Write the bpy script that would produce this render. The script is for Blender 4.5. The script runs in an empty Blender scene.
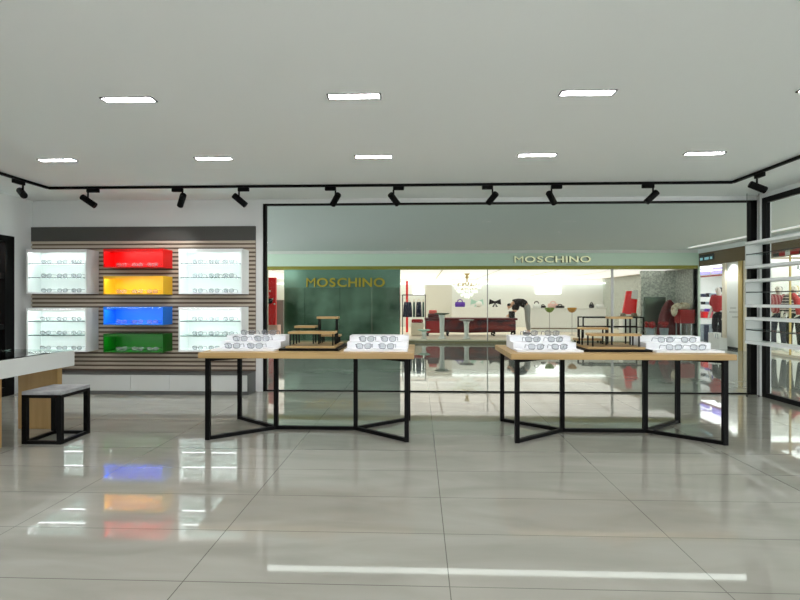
import bpy, bmesh, math, random
from mathutils import Vector, Matrix
random.seed(7)
C = bpy.context.scene.collection
F = 510.0; H = 1.265; TH = math.atan(19/F)
CT, ST = math.cos(TH), math.sin(TH)

# ------------------------------------------------------------------ measuring helpers
def at(px, py, Y):
    a, b = (px-400)/F, (301-py)/F
    dx, dy = a*CT-ST, a*ST+CT
    t = Y/dy
    return Vector((t*dx, Y, H+t*b))
def atx(px, py, X):
    a, b = (px-400)/F, (301-py)/F
    dx, dy = a*CT-ST, a*ST+CT
    t = X/dx
    return Vector((X, t*dy, H+t*b))

# ------------------------------------------------------------------ materials
def srgb(r, g, b):
    f = lambda c: c/12.92 if c <= .04045 else ((c+.055)/1.055)**2.4
    return (f(r/255), f(g/255), f(b/255), 1)
M = {}
def mat(name, col, rough=.5, metal=0, emit=0, ecol=None, spec=.5, ior=1.45, coat=0, alpha=1):
    m = bpy.data.materials.new(name); m.use_nodes = True
    p = m.node_tree.nodes['Principled BSDF']
    p.inputs['Base Color'].default_value = srgb(*col)
    p.inputs['Roughness'].default_value = rough
    p.inputs['Metallic'].default_value = metal
    p.inputs['IOR'].default_value = ior
    p.inputs['Specular IOR Level'].default_value = spec
    p.inputs['Coat Weight'].default_value = coat
    if emit:
        p.inputs['Emission Color'].default_value = srgb(*(ecol or col))
        p.inputs['Emission Strength'].default_value = emit
    M[name] = m
    return m
def nodes(m): return m.node_tree.nodes, m.node_tree.links, m.node_tree.nodes['Principled BSDF']
def noise_mat(name, c1, c2, scale, rough=.5, detail=4, coat=0, lo=.35, hi=.65, **k):
    m = mat(name, c1, rough, coat=coat, **k); N, L, p = nodes(m)
    tc = N.new('ShaderNodeTexCoord'); mp = N.new('ShaderNodeMapping'); nz = N.new('ShaderNodeTexNoise'); cr = N.new('ShaderNodeValToRGB')
    mp.inputs['Scale'].default_value = scale; nz.inputs['Scale'].default_value = 1; nz.inputs['Detail'].default_value = detail
    cr.color_ramp.elements[0].position = lo; cr.color_ramp.elements[1].position = hi
    cr.color_ramp.elements[0].color = srgb(*c1); cr.color_ramp.elements[1].color = srgb(*c2)
    L.new(tc.outputs['Object'], mp.inputs['Vector']); L.new(mp.outputs[0], nz.inputs['Vector'])
    L.new(nz.outputs['Fac'], cr.inputs[0]); L.new(cr.outputs[0], p.inputs['Base Color'])
    return m
def glass_mat(name, tint=(255, 255, 255), refl=.08, body=0, bodycol=(200, 210, 210)):
    m = bpy.data.materials.new(name); m.use_nodes = True
    N, L = m.node_tree.nodes, m.node_tree.links
    N.clear(); out = N.new('ShaderNodeOutputMaterial')
    tr = N.new('ShaderNodeBsdfTransparent'); tr.inputs[0].default_value = srgb(*tint)
    gl = N.new('ShaderNodeBsdfGlossy'); gl.inputs['Roughness'].default_value = .02
    lw = N.new('ShaderNodeLayerWeight'); lw.inputs['Blend'].default_value = .35
    mu = N.new('ShaderNodeMath'); mu.operation = 'MULTIPLY'; mu.inputs[1].default_value = refl
    mx = N.new('ShaderNodeMixShader')
    L.new(lw.outputs['Fresnel'], mu.inputs[0]); L.new(mu.outputs[0], mx.inputs[0])
    src = tr
    if body:
        df = N.new('ShaderNodeBsdfDiffuse'); df.inputs[0].default_value = srgb(*bodycol)
        m2 = N.new('ShaderNodeMixShader'); m2.inputs[0].default_value = body
        L.new(tr.outputs[0], m2.inputs[1]); L.new(df.outputs[0], m2.inputs[2]); src = m2
    L.new(src.outputs[0], mx.inputs[1]); L.new(gl.outputs[0], mx.inputs[2]); L.new(mx.outputs[0], out.inputs[0])
    M[name] = m
    return m
def floor_mat(name, c1, c2, mortar, rough, ior):
    m = mat(name, c1, rough, ior=ior); N, L, p = nodes(m)
    tc = N.new('ShaderNodeTexCoord')
    mp = N.new('ShaderNodeMapping'); mp.inputs['Location'].default_value = (1.064, -2.264+.513*8, 0)
    br = N.new('ShaderNodeTexBrick'); br.offset = 0; br.squash = 1
    br.inputs['Scale'].default_value = 1; br.inputs['Brick Width'].default_value = 1.2; br.inputs['Row Height'].default_value = .513
    br.inputs['Mortar Size'].default_value = .0022; br.inputs['Mortar Smooth'].default_value = 0; br.inputs['Bias'].default_value = 0
    mp2 = N.new('ShaderNodeMapping'); mp2.inputs['Scale'].default_value = (.9, 3.2, 1)
    nz = N.new('ShaderNodeTexNoise'); nz.inputs['Scale'].default_value = 1.1; nz.inputs['Detail'].default_value = 7; nz.inputs['Distortion'].default_value = 1.2
    cr = N.new('ShaderNodeValToRGB')
    cr.color_ramp.elements[0].position = .3; cr.color_ramp.elements[1].position = .72
    cr.color_ramp.elements[0].color = srgb(*c1); cr.color_ramp.elements[1].color = srgb(*c2)
    L.new(tc.outputs['Object'], mp.inputs['Vector']); L.new(mp.outputs[0], br.inputs['Vector'])
    L.new(tc.outputs['Object'], mp2.inputs['Vector']); L.new(mp2.outputs[0], nz.inputs['Vector']); L.new(nz.outputs['Fac'], cr.inputs[0])
    L.new(cr.outputs[0], br.inputs['Color1']); L.new(cr.outputs[0], br.inputs['Color2'])
    br.inputs['Mortar'].default_value = srgb(*mortar)
    L.new(br.outputs['Color'], p.inputs['Base Color'])
    return m
floor_mat('shop_tile', (147, 147, 136), (163, 163, 152), (98, 97, 89), .022, 1.72)
floor_mat('mall_tile', (148, 152, 146), (160, 164, 158), (120, 120, 115), .03, 1.7)
mat('ceiling_paint', (242, 247, 244), .85, spec=.2)
mat('mall_ceiling', (232, 240, 239), .8, spec=.2)
mat('wall_paint', (226, 229, 227), .7, spec=.3)
mat('black_metal', (5, 5, 5), .5, spec=.15)
mat('black_frame', (7, 7, 7), .5, spec=.15)
mat('header_grey', (74, 74, 70), .55)
mat('cabinet_grey', (92, 94, 91), .5)
mat('drawer_white', (196, 200, 195), .35)
noise_mat('slat_wood', (184, 172, 154), (200, 188, 170), (1.5, 1, 60), .55)
mat('slat_gap', (104, 90, 76), .8)
mat('white_lacquer', (238, 242, 240), .35)
mat('tray_white', (240, 243, 244), .3)
noise_mat('oak', (166, 136, 86), (186, 156, 104), (1.2, 14, 14), .4)
noise_mat('oak_upright', (160, 128, 76), (176, 145, 92), (14, 14, 1.2), .45)
mat('red_lacquer', (232, 14, 16), .35); mat('yellow_lacquer', (247, 198, 48), .35)
mat('blue_lacquer', (30, 132, 246), .35); mat('green_lacquer', (0, 104, 6), .35)
noise_mat('concrete_seat', (136, 138, 138), (172, 175, 175), (9, 9, 9), .6)
mat('counter_white', (204, 208, 203), .3)
mat('lamp_white', (255, 255, 255), emit=58, ecol=(255, 249, 255))
mat('puck_glow', (255, 255, 255), emit=2.5, ecol=(250, 255, 255))
mat('fill_strip_glow', (255, 255, 255), emit=12, ecol=(250, 255, 255))  # glow of the strip added inside each white box
mat('shelf_fill_glow', (255, 255, 255), emit=7, ecol=(250, 255, 255))  # glow of the strips added under the glass shelves
mat('soft_fill_glow', (255, 255, 255), emit=13, ecol=(255, 255, 252))  # glow of the strip added inside each coloured box
mat('spot_glow', (255, 255, 255), emit=12, ecol=(255, 250, 235))
mat('mall_linear_glow', (255, 255, 255), emit=1.5, ecol=(250, 255, 252))
mat('shop_fill_glow', (255, 255, 255), emit=.46, ecol=(255, 243, 242))  # emission of the panels added to brighten the neighbour store
glass_mat('window_glass', (250, 253, 251), .045)
glass_mat('shelf_glass', (238, 246, 244), .25)
mat('glass_edge', (92, 108, 106), .3)
glass_mat('lens_clear', (238, 240, 241), .25, .14, (200, 204, 206))
glass_mat('frame_clear', (228, 230, 232), .3, .3, (186, 190, 193))
glass_mat('top_glass', (235, 245, 242), 1.0)
mat('steel', (150, 152, 152), .3, metal=.8)
mat('cable_steel', (70, 72, 72), .4, metal=.5)
mat('fascia_green', (214, 236, 218), .25)
mat('olive_gold', (142, 140, 52), .35, metal=.2)
mat('ledge_white', (225, 228, 222), .4)
mat('cove_glow', (255, 255, 255), emit=.2)
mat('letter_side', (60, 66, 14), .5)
mat('bronze', (122, 118, 84), .4)
mat('side_shop_fill_glow', (255, 255, 255), emit=1.3, ecol=(252, 252, 255))  # emission of the panels added in the side shops
mat('cream', (240, 230, 210), .4)
mat('cream_wall', (226, 226, 214), .6)
mat('store_white', (238, 240, 236), .5)
mat('store_ceiling', (238, 222, 212), .7)
mat('gold_letter', (176, 158, 36), .4)
mat('gold_letter_lit', (250, 250, 208), .4, emit=.16)
mat('gold', (196, 172, 112), .35, metal=.3)
mat('crystal', (250, 250, 244), .15, emit=.45)
mat('red_satin', (238, 4, 12), .4); mat('dark_red', (164, 4, 12), .4)
mat('burgundy', (96, 24, 30), .45)
noise_mat('tapestry', (128, 44, 40), (64, 42, 52), (2.2, 3, 5), .4, lo=.4, hi=.6)
noise_mat('fur_cream', (236, 224, 200), (172, 150, 120), (14, 14, 14), .9, lo=.42, hi=.68)
noise_mat('mosaic', (206, 210, 200), (160, 166, 158), (16, 16, 18), .4, detail=8, lo=.4, hi=.58)
mat('navy', (16, 26, 56), .7); mat('teal_cloth', (52, 92, 84), .7)
mat('purple', (96, 56, 170), .5); mat('mint', (182, 222, 206), .5); mat('black_cloth', (20, 18, 20), .7)
mat('coral', (236, 110, 100), .5); mat('pink', (238, 196, 186), .5)
mat('leaf_green', (110, 140, 50), .4); mat('amber', (176, 128, 40), .35)
mat('dark_green_tray', (78, 100, 80), .5)
mat('skin_tone', (222, 178, 148), .6); mat('grey_cloth', (150, 154, 152), .8); mat('beige_cloth', (214, 188, 150), .8)
mat('brown_fascia', (112, 96, 70), .5); mat('dark_sign', (34, 38, 38), .5); mat('teal_mark', (120, 170, 180), .5, emit=.4)
mat('purple_light', (150, 140, 220), .5, emit=.5); mat('lit_white', (255, 255, 255), emit=.95)
mat('mannequin_white', (232, 226, 216), .35); mat('blond', (206, 178, 96), .6)
mat('red_cloth', (196, 52, 56), .7); mat('pink_cloth', (226, 128, 134), .7); mat('jeans', (50, 56, 74), .8)
mat('grey_box', (150, 160, 168), .5); mat('faint_grey', (196, 200, 194), .6)
mat('dark_red_wood', (140, 52, 46), .5); mat('tan_wood', (228, 186, 136), .5)
def stripes_mat(name, c1, c2, scale, axis='Z'):
    m = mat(name, c1, .7); N, L, p = nodes(m)
    tc = N.new('ShaderNodeTexCoord'); w = N.new('ShaderNodeTexWave'); w.bands_direction = axis; w.inputs['Scale'].default_value = scale
    cr = N.new('ShaderNodeValToRGB'); cr.color_ramp.interpolation = 'CONSTANT'
    cr.color_ramp.elements[0].color = srgb(*c1); cr.color_ramp.elements[1].color = srgb(*c2); cr.color_ramp.elements[1].position = .5
    L.new(tc.outputs['Object'], w.inputs['Vector']); L.new(w.outputs['Fac'], cr.inputs[0]); L.new(cr.outputs[0], p.inputs['Base Color'])
stripes_mat('striped_cloth', (20, 18, 22), (226, 206, 204), 4.5)
stripes_mat('pink_stripes', (184, 70, 84), (224, 150, 156), 8, 'X')
# green mirror-glass of the neighbour's sign wall
m = noise_mat('green_glass', (40, 66, 46), (112, 142, 120), (.7, 1, .7), .08, lo=.38, hi=.62)
m.node_tree.nodes['Principled BSDF'].inputs['Metallic'].default_value = .45
mat('green_glass_band', (104, 140, 120), .12, metal=.4)
mat('green_mirror', (96, 112, 100), .12, metal=.5)

# ------------------------------------------------------------------ mesh builder
def top_of(o):
    while o.parent: o = o.parent
    return o
class MB:
    def __init__(s): s.bm = bmesh.new()
    def box(s, x0, x1, y0, y1, z0, z1):
        if x0 > x1: x0, x1 = x1, x0
        if y0 > y1: y0, y1 = y1, y0
        if z0 > z1: z0, z1 = z1, z0
        v = [s.bm.verts.new(p) for p in ((x0,y0,z0),(x1,y0,z0),(x1,y1,z0),(x0,y1,z0),(x0,y0,z1),(x1,y0,z1),(x1,y1,z1),(x0,y1,z1))]
        for f in ((3,2,1,0),(4,5,6,7),(0,1,5,4),(1,2,6,5),(2,3,7,6),(3,0,4,7)): s.bm.faces.new([v[i] for i in f])
        return s
    def loft(s, rings, caps=True, closed=False):
        R = [[s.bm.verts.new(p) for p in r] for r in rings]
        n = len(R[0]); k = len(R)
        for i in range(k if closed else k-1):
            a, b = R[i], R[(i+1) % k]
            for j in range(n): s.bm.faces.new((a[j], a[(j+1) % n], b[(j+1) % n], b[j]))
        if caps and not closed:
            s.bm.faces.new(R[0][::-1]); s.bm.faces.new(R[-1])
        return s
    def tube(s, pts, r, n=8, closed=False):
        pts = [Vector(p) for p in pts]; k = len(pts); rings = []; up = None
        for i, p in enumerate(pts):
            if closed: d = pts[(i+1) % k]-pts[i-1]
            else: d = pts[min(i+1, k-1)]-pts[max(i-1, 0)]
            d.normalize()
            if up is None: up = Vector((0,0,1)) if abs(d.z) < .9 else Vector((1,0,0))
            a = d.cross(up); a.normalize(); b = a.cross(d); b.normalize(); up = b
            rr = r[i] if isinstance(r, (list, tuple)) else r
            rings.append([p+(a*math.cos(2*math.pi*j/n)+b*math.sin(2*math.pi*j/n))*rr for j in range(n)])
        return s.loft(rings, True, closed)
    def cyl(s, p, q, r0, r1=None, n=20):
        return s.tube([p, q], [r0, r0 if r1 is None else r1], n)
    def bar(s, p, q, w, h):
        p, q = Vector(p), Vector(q); d = (q-p).normalized()
        up = Vector((0,0,1)) if abs(d.z) < .9 else Vector((0,1,0))
        a = d.cross(up).normalized(); b = a.cross(d).normalized()
        rings = [[c+a*i*w/2+b*j*h/2 for i, j in ((-1,-1),(1,-1),(1,1),(-1,1))] for c in (p, q)]
        return s.loft(rings)
    def lathe(s, prof, cx, cy, n=24):
        return s.loft([[(cx+r*math.cos(2*math.pi*j/n), cy+r*math.sin(2*math.pi*j/n), z) for j in range(n)] for r, z in prof])
    def ell(s, c, rx, ry, rz, u=16, v=10):
        g = bmesh.ops.create_uvsphere(s.bm, u_segments=u, v_segments=v, radius=1)
        for w in g['verts']: w.co = Vector((c[0]+w.co.x*rx, c[1]+w.co.y*ry, c[2]+w.co.z*rz))
        return s
    def prism(s, pts, off):
        pts = [Vector(p) for p in pts]; off = Vector(off)
        return s.loft([pts, [p+off for p in pts]])
    def build(s, name, m, parent=None, smooth=False, bevel=0):
        if parent is not None:
            base = top_of(parent).location
            for v in s.bm.verts: v.co -= base
        bmesh.ops.recalc_face_normals(s.bm, faces=s.bm.faces)
        me = bpy.data.meshes.new(name); s.bm.to_mesh(me); s.bm.free()
        if smooth:
            for p in me.polygons: p.use_smooth = True
        me.materials.append(M[m])
        o = bpy.data.objects.new(name, me); C.objects.link(o)
        if parent is not None: o.parent = parent
        if bevel:
            b = o.modifiers.new('bevel', 'BEVEL'); b.width = bevel; b.segments = 2; b.limit_method = 'ANGLE'
        return o
def tag(o, label, cat, group=None):
    o['label'] = label; o['category'] = cat
    if group: o['group'] = group
    return o
def thing(name, label, cat, loc=(0,0,0), group=None):
    o = bpy.data.objects.new(name, None); C.objects.link(o); o.location = loc; o.empty_display_size = .1
    return tag(o, label, cat, group)
def struct(o): o['kind'] = 'structure'; return o
def dup(root, loc, label, rotz=0, group=None):
    r = root.copy(); C.objects.link(r); r.location = loc; r.rotation_euler = (0, 0, rotz); r['label'] = label
    if group: r['group'] = group
    for ch in list(root.children):
        c = ch.copy(); C.objects.link(c); c.parent = r
        for g in ch.children:
            d = g.copy(); C.objects.link(d); d.parent = c
    return r

# ------------------------------------------------------------------ the shop's room
YB = 7.07; XL = -5.5; XR = 4.56; ZC = 2.69; YN = -1.5
SX0, SX1 = at(32, 300, YB).x, at(256, 300, YB).x          # slat wall
GX0, GX1 = at(263.2, 300, YB).x, at(757, 300, YB).x       # rear glazing
GZ = at(500, 202.2, YB).z
struct(MB().box(XL-.1, XR+.1, YN, YB+.06, -.1, 0).build('floor', 'shop_tile'))
struct(MB().box(XL-.1, XR+.1, YN, YB+.1, ZC, ZC+.1).build('ceiling', 'ceiling_paint'))
b = MB(); b.box(XL-.1, GX0, YB, YB+.1, 0, ZC); b.box(GX0, XR+.1, YB, YB+.1, GZ, ZC); b.box(GX1, XR+.1, YB, YB+.1, 0, GZ)
struct(b.build('wall_back', 'wall_paint'))
b = MB(); b.box(XL-.1, -1.0, YN-.1, YN, 0, ZC+.1); b.box(1.0, XR+.1, YN-.1, YN, 0, ZC+.1); b.box(-1.0, 1.0, YN-.1, YN, 2.3, ZC+.1)
struct(b.build('wall_front', 'wall_paint'))
# rear glazing
fr = MB(); fw = .035
fr.box(GX0, GX0+.038, YB-.01, YB+.07, 0, GZ); fr.box(GX1-.085, GX1, YB-.01, YB+.07, 0, GZ)
fr.box(GX0+.038, GX1-.085, YB-.01, YB+.07, GZ-.02, GZ); fr.box(GX0+.038, GX1-.085, YB+.01, YB+.05, 0.0005, .016)
w1 = struct(fr.build('window_1', 'black_frame'))
MB().box(GX0+.038, GX1-.085, YB+.028, YB+.036, .016, GZ-.02).build('pane', 'window_glass', w1)
# right wall with its big window
RZ = GZ; RY1 = atx(766, 300, XR).y + .05; RY0 = -1.0
b = MB(); b.box(XR, XR+.1, YN, YB, RZ, ZC); b.box(XR, XR+.1, RY1, YB, 0, RZ); b.box(XR, XR+.1, YN, RY0, 0, RZ)
struct(b.build('wall_right', 'wall_paint'))
fr = MB(); fr.box(XR-.02, XR+.03, RY1-.085, RY1, 0, RZ); fr.box(XR-.02, XR+.03, RY0, RY0+.1, 0, RZ)
fr.box(XR-.02, XR+.03, RY0+.1, RY1-.085, RZ-.07, RZ); fr.box(XR-.02, XR+.03, RY0+.1, RY1-.085, 0.0005, .06)
w2 = struct(fr.build('window_2', 'black_frame'))
MB().box(XR+.004, XR+.012, RY0+.1, RY1-.085, .06, RZ-.07).build('pane', 'window_glass', w2)
# left wall with black framed glazed door
LY1 = atx(13, 300, XL).y; LZ = atx(13, 236.7, XL).z; LY0 = 2.2
b = MB(); b.box(XL-.1, XL, YN, YB, LZ, ZC); b.box(XL-.1, XL, LY1, YB, 0, LZ); b.box(XL-.1, XL, YN, LY0, 0, LZ)
struct(b.build('wall_left', 'wall_paint'))
fr = MB(); fy = atx(3.6, 300, XL).y
fr.box(XL-.08, XL+.02, fy, LY1, 0, LZ); fr.box(XL-.08, XL+.02, LY0, LY0+.15, 0, LZ)
fr.box(XL-.08, XL+.02, LY0+.15, fy, LZ-.08, LZ); fr.box(XL-.08, XL+.02, LY0+.15, fy, .0005, .12)
for py in (275.5, 327): 
    z = atx(1, py, XL).z; fr.box(XL-.07, XL+.01, LY0+.15, fy, z-.035, z+.035)
d1 = struct(fr.build('door_1', 'black_frame'))
MB().box(XL-.04, XL-.032, LY0+.15, fy, .12, LZ-.08).build('pane', 'window_glass', d1)

# recessed ceiling lights
pos = {0:'leftmost', 1:'second from left', 2:'middle', 3:'fourth from left', 4:'rightmost'}
first = None
LW, LD = .186, .045
for ri, Y in enumerate((5.02, 3.53, 2.04, .55)):
    for k, X in enumerate((-3.65, -2.05, -.45, 1.15, 2.75)):
        if ri == 1 and k == 0: pass
        rname = ('rear row', 'front row', 'row above the viewer', 'row behind the viewer')[ri]
        lab = f'{pos[k]} recessed rectangular ceiling light, {rname}'
        if first is None:
            first = thing('ceiling_light', lab, 'ceiling light', (0, 0, 0), 'recessed ceiling lights')
            q = MB()
            q.box(-LW, LW, -LD, -LD+.008, -.006, -.0005); q.box(-LW, LW, LD-.008, LD, -.006, -.0005)
            q.box(-LW, -LW+.012, -LD+.008, LD-.008, -.006, -.0005); q.box(LW-.012, LW, -LD+.008, LD-.008, -.006, -.0005)
            q.build('trim', 'black_metal', first)
            MB().box(-LW+.012, LW-.012, -LD+.008, LD-.008, -.004, -.0005).build('diffuser', 'lamp_white', first)
            first.location = (X, Y, ZC)
        else: dup(first, (X, Y, ZC), lab)

# ------------------------------------------------------------------ track and spotlights
ZT = 2.66; TY = 6.2
tl, tr = at(48.7, 188.2, TY), at(732.6, 182.4, TY)
ZT = (tl.z+tr.z)/2
t = thing('lighting_track', 'long black ceiling track running around three sides of the shop', 'light track', (0, TY, ZT))
w = .032
MB().box(tl.x, tr.x, TY-w/2, TY+w/2, ZT-.014, ZT+.014).build('rail', 'black_metal', t)
MB().box(tl.x-w/2, tl.x+w/2, .5, TY-w/2-.001, ZT-.014, ZT+.014).build('rail', 'black_metal', t)
MB().box(tr.x-w/2, tr.x+w/2, .5, TY-w/2-.001, ZT-.014, ZT+.014).build('rail', 'black_metal', t)
for X in [tl.x+.1+i*1.35 for i in range(7)]: MB().box(X-.02, X+.02, TY-.012, TY+.012, ZT+.014, ZC-.0005).build('ceiling_clip', 'black_metal', t)
for xx in (tl.x, tr.x):
    for Y in (1, 2.5, 4, 5.5): MB().box(xx-.012, xx+.012, Y-.02, Y+.02, ZT+.014, ZC-.0005).build('ceiling_clip', 'black_metal', t)
ords = ['first','second','third','fourth','fifth','sixth','seventh','eighth']
def spot(label, ad0, ad1, stem, a, b, side=None):
    """ad0..ad1 adapter pixels, stem pixel, a->b head axis in pixels"""
    if side is None:
        Y = TY; P = lambda px, py: at(px, py, Y)
        A0, A1, S = P(ad0, 187), P(ad1, 187), P(stem, 187)
    else:
        A0, A1, S = atx(ad0, 187, side), atx(ad1, 187, side), atx(stem, 187, side); Y = S.y
        P = lambda px, py: at(px, py, Y)
    pa, pb = P(*a), P(*b)
    ln = (pb-pa).length; dy = math.sqrt(max(.0009, .19**2-ln**2))*(1 if side is None else -1)
    mid = (pa+pb)/2; pa, pb = at(a[0], a[1], Y-dy/2), at(b[0], b[1], Y+dy/2)
    t = thing('track_spotlight', label, 'spotlight', (S.x, S.y, ZT), 'spotlights on the ceiling track')
    zb = ZT-.0145
    if side is None: MB().box(A0.x, A1.x, TY-.02, TY+.02, zb-.045, zb).build('adapter', 'black_metal', t, bevel=.006)
    else: MB().box(side-.02, side+.02, min(A0.y, A1.y), max(A0.y, A1.y), zb-.045, zb).build('adapter', 'black_metal', t, bevel=.006)
    q = MB(); q.cyl((S.x, S.y, zb-.04), (S.x, S.y, pa.z+(mid.z-pa.z)*.45), .01)
    q.cyl((S.x, S.y, pa.z+(mid.z-pa.z)*.45), pa+(pb-pa)*.3, .009); q.build('stem', 'black_metal', t, True)
    d = (pb-pa).normalized(); r = .038
    h = MB().tube([pa, pa+d*.008, pb-d*.004, pb, pb-d*.006], [r*.85, r, r, r*.9, r*.82], 24).build('head', 'black_metal', t)
    MB().cyl(pb-d*.006, pb-d*.003, r*.8, n=20).build('lens', 'spot_glow', h)
    ld = bpy.data.lights.new('lamp', 'SPOT'); ld.energy = 18; ld.spot_size = math.radians(70); ld.spot_blend = .8; ld.shadow_soft_size = .03
    lo = bpy.data.objects.new('lamp', ld); C.objects.link(lo); lo.parent = t; lo.location = pb+d*.035-t.location
    lo.rotation_euler = d.to_track_quat('-Z', 'Y').to_euler()
spot('black track spotlight on the left side rail above the left door', 13, 24, 23, (20, 190.5), (24, 195.5), tl.x)
R8 = [(87, 99, 88, (81.5, 196.5), (95.5, 206)), (172, 183, 182.5, (183.5, 194.5), (180, 206)), (238, 249, 239, (233.5, 195), (246, 205.5)),
      (325, 336, 335.5, (338.5, 194), (332.5, 205)), (393, 404, 393.5, (390, 194), (398, 204.5)), (482, 493, 492.5, (496.5, 193), (488, 203.5)),
      (551, 562, 551.5, (548.5, 192.5), (554.5, 203.5)), (642, 654, 653, (657.5, 191.5), (646, 202.5))]
for i, r in enumerate(R8):
    spot(f'black track spotlight, {ords[i]} from the left on the rear rail', *r)
spot('black track spotlight on the right side rail above the hanging shelves', 755.5, 764, 757, (749.5, 184), (766, 190.5), tr.x)

# ------------------------------------------------------------------ slat wall, cabinets
SY = YB-.03
hz0, hz1 = at(140, 241, SY).z, at(140, 226.7, SY).z
z0 = .0
t = thing('slat_wall_panel', 'wide slatted wood wall panel with a dark grey header behind the wall boxes', 'wall panel', (SX0, YB, 0))
MB().box(SX0, SX1, YB-.015, YB-.001, .28, hz0).build('backing', 'slat_gap', t)
q = MB(); n = 31; pitch = (hz0-.285)/n
for i in range(n): q.box(SX0, SX1, SY-.005, YB-.0155, hz0-pitch*(i+1)+pitch*.42, hz0-pitch*i-.001)
q.build('slats', 'slat_wood', t)
MB().box(SX0, SX1, SY-.006, YB-.001, hz0+.001, hz1).build('header', 'header_grey', t)
BF = 6.77                               # front of the wall boxes
cx0, cx1 = at(20, 390, BF).x, at(248.6, 390, BF).x
ztop = .283
t = thing('base_cabinet', 'low white fronted storage cabinet with grey top under the slatted wall', 'cabinet', (cx0, YB, 0))
q = MB(); q.box(cx0, cx1, BF, YB-.002, ztop-.018, ztop); q.box(cx0, cx1, BF+.02, YB-.002, .001, .03)
q.box(cx1-.02, cx1, BF, YB-.002, .03, ztop-.018); q.box(cx0, cx0+.02, BF, YB-.002, .03, ztop-.018); q.box(cx0+.02, cx1-.02, YB-.02, YB-.002, .03, ztop-.018)
q.box(cx0, cx1, BF, BF+.02, .001, .046)
q.build('carcass', 'cabinet_grey', t)
edges = [20, 58, 130.7, 169.8, 247.4]
for i in range(4):
    a, b = at(edges[i], 390, BF).x+.002, at(edges[i+1], 390, BF).x-.002
    MB().box(a, b, BF-.004, BF+.016, .049, ztop-.021).build('drawer_front', 'drawer_white', t, bevel=.001)

# eyeglasses
def make_glasses(label, group):
    g = thing('eyeglasses', label, 'eyeglasses', (0, 0, 0), group)
    q = MB()
    loops = {}
    for s in (-1, 1):
        pts = []
        for j in range(28):
            a = 2*math.pi*j/28; ca, sa = math.cos(a), math.sin(a)
            x = math.copysign(abs(ca)**.7, ca)*.028; z = math.copysign(abs(sa)**.75, sa)*.0225
            pts.append((s*.0345+x, -.001*math.cos(a*2), .0255+z+.002*(s*x/.028)))
        loops[s] = pts
        q.tube(pts, .0032, 8, True)
    q.tube([(-.0085, 0, .033), (0, -.002, .037), (.0085, 0, .033)], .003)
    for s in (-1, 1): q.tube([(s*.061, 0, .037), (s*.068, .002, .038), (s*.0695, .008, .038)], .003)
    q.build('frame', 'frame_clear', g, True)
    for s in (-1, 1):
        MB().prism([(x, -.001, z) for x, y, z in loops[s]], (0, .002, 0)).build('lens', 'lens_clear', g)
        MB().tube([(s*.0695, .009, .038), (s*.069, .06, .037), (s*.068, .095, .035), (s*.066, .115, .018), (s*.065, .124, .004)], [.003, .0028, .003, .0035, .0035]).build('temple', 'frame_clear', g, True)
    return g
G0 = [None]
def glasses(x, y, z, label, group):
    if G0[0] is None:
        G0[0] = make_glasses(label, group); G0[0].scale = (1.12, 1, 1.06); G0[0].location = (x, y, z)
    else: dup(G0[0], (x, y, z), label, random.uniform(-.08, .08), group)

def wall_box(nm, colname, m, xl, xr, xs, yt, yb, shelves, gx, full, group):
    """xl..xr front face pixels, xs rear right edge pixel (side face)"""
    yt_, yb_ = yt, yb
    x0, x1 = at(xl, 300, BF).x, at(xr, 300, BF).x
    zt, zb = at((xl+xr)/2, yt, BF).z, at((xl+xr)/2, yb, BF).z
    y1 = YB-.031-.005
    wt = .014 if not full else .02
    t = thing('wall_box', nm, 'display box', ((x0+x1)/2, y1, zb), group)
    q = MB(); q.box(x0, x1, BF, y1, zt-wt, zt); q.box(x0, x1, BF, y1, zb, zb+wt)
    q.box(x0, x0+wt, BF, y1, zb+wt, zt-wt); q.box(x1-wt, x1, BF, y1, zb+wt, zt-wt); q.box(x0+wt, x1-wt, y1-.012, y1, zb+wt, zt-wt)
    q.build('carcass', m, t)
    MB().box(x0+wt+.001, x1-wt-.001, BF+.001, BF+.009, zt-wt-.023, zt-wt-.0003).build('front_lip', m, t)
    MB().box(x0+wt+.02, x1-wt-.02, BF+.013, BF+.033, zt-wt-.006, zt-wt-.0005).build('fill_strip', 'fill_strip_glow' if full else 'soft_fill_glow', t)  # added strip that brightens the box interior, hidden behind the lip
    X = x0+wt+.045
    p = MB().cyl((X, BF+.075, zt-wt-.012), (X, BF+.075, zt-wt-.0005), .018).build('puck_light', 'steel', t)
    MB().cyl((X, BF+.075, zt-wt-.014), (X, BF+.075, zt-wt-.0122), .015).build('lens', 'puck_glow', p)
    lv = [zb+wt]
    for sy in shelves:
        z = at((xl+xr)/2, sy, BF).z
        g_ = MB().box(x0+wt+.001, x1-wt-.001, BF+.014, y1-.014, z-.004, z+.004).build('glass_shelf', 'shelf_glass', t)
        MB().box(x0+wt+.001, x1-wt-.001, BF+.010, BF+.0135, z-.008, z+.004).build('front_edge', 'glass_edge', g_)
        MB().box(x0+wt+.02, x1-wt-.02, BF+.016, BF+.030, z-.0078, z-.0045).build('fill_strip', 'shelf_fill_glow', g_)  # extra strip added to fill the compartment below with light
        lv.append(z+.004)
    names = ['bottom', 'middle shelf', 'top shelf'] if full else ['bottom']
    lv = [lv[0]]+lv[1:][::-1]
    sides = ('left', 'middle', 'right')
    short = colname
    for li, z in enumerate(lv):
        for k, px in enumerate(gx):
            X = at(px, 300, BF+.08).x
            where = f'on the {names[li]} of' if li else 'on the floor of'
            glasses(X, BF+.07, z+.0006, f'{sides[k]} clear eyeglasses {where} the {short} wall box', f'eyeglasses in the {short} wall box')
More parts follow.
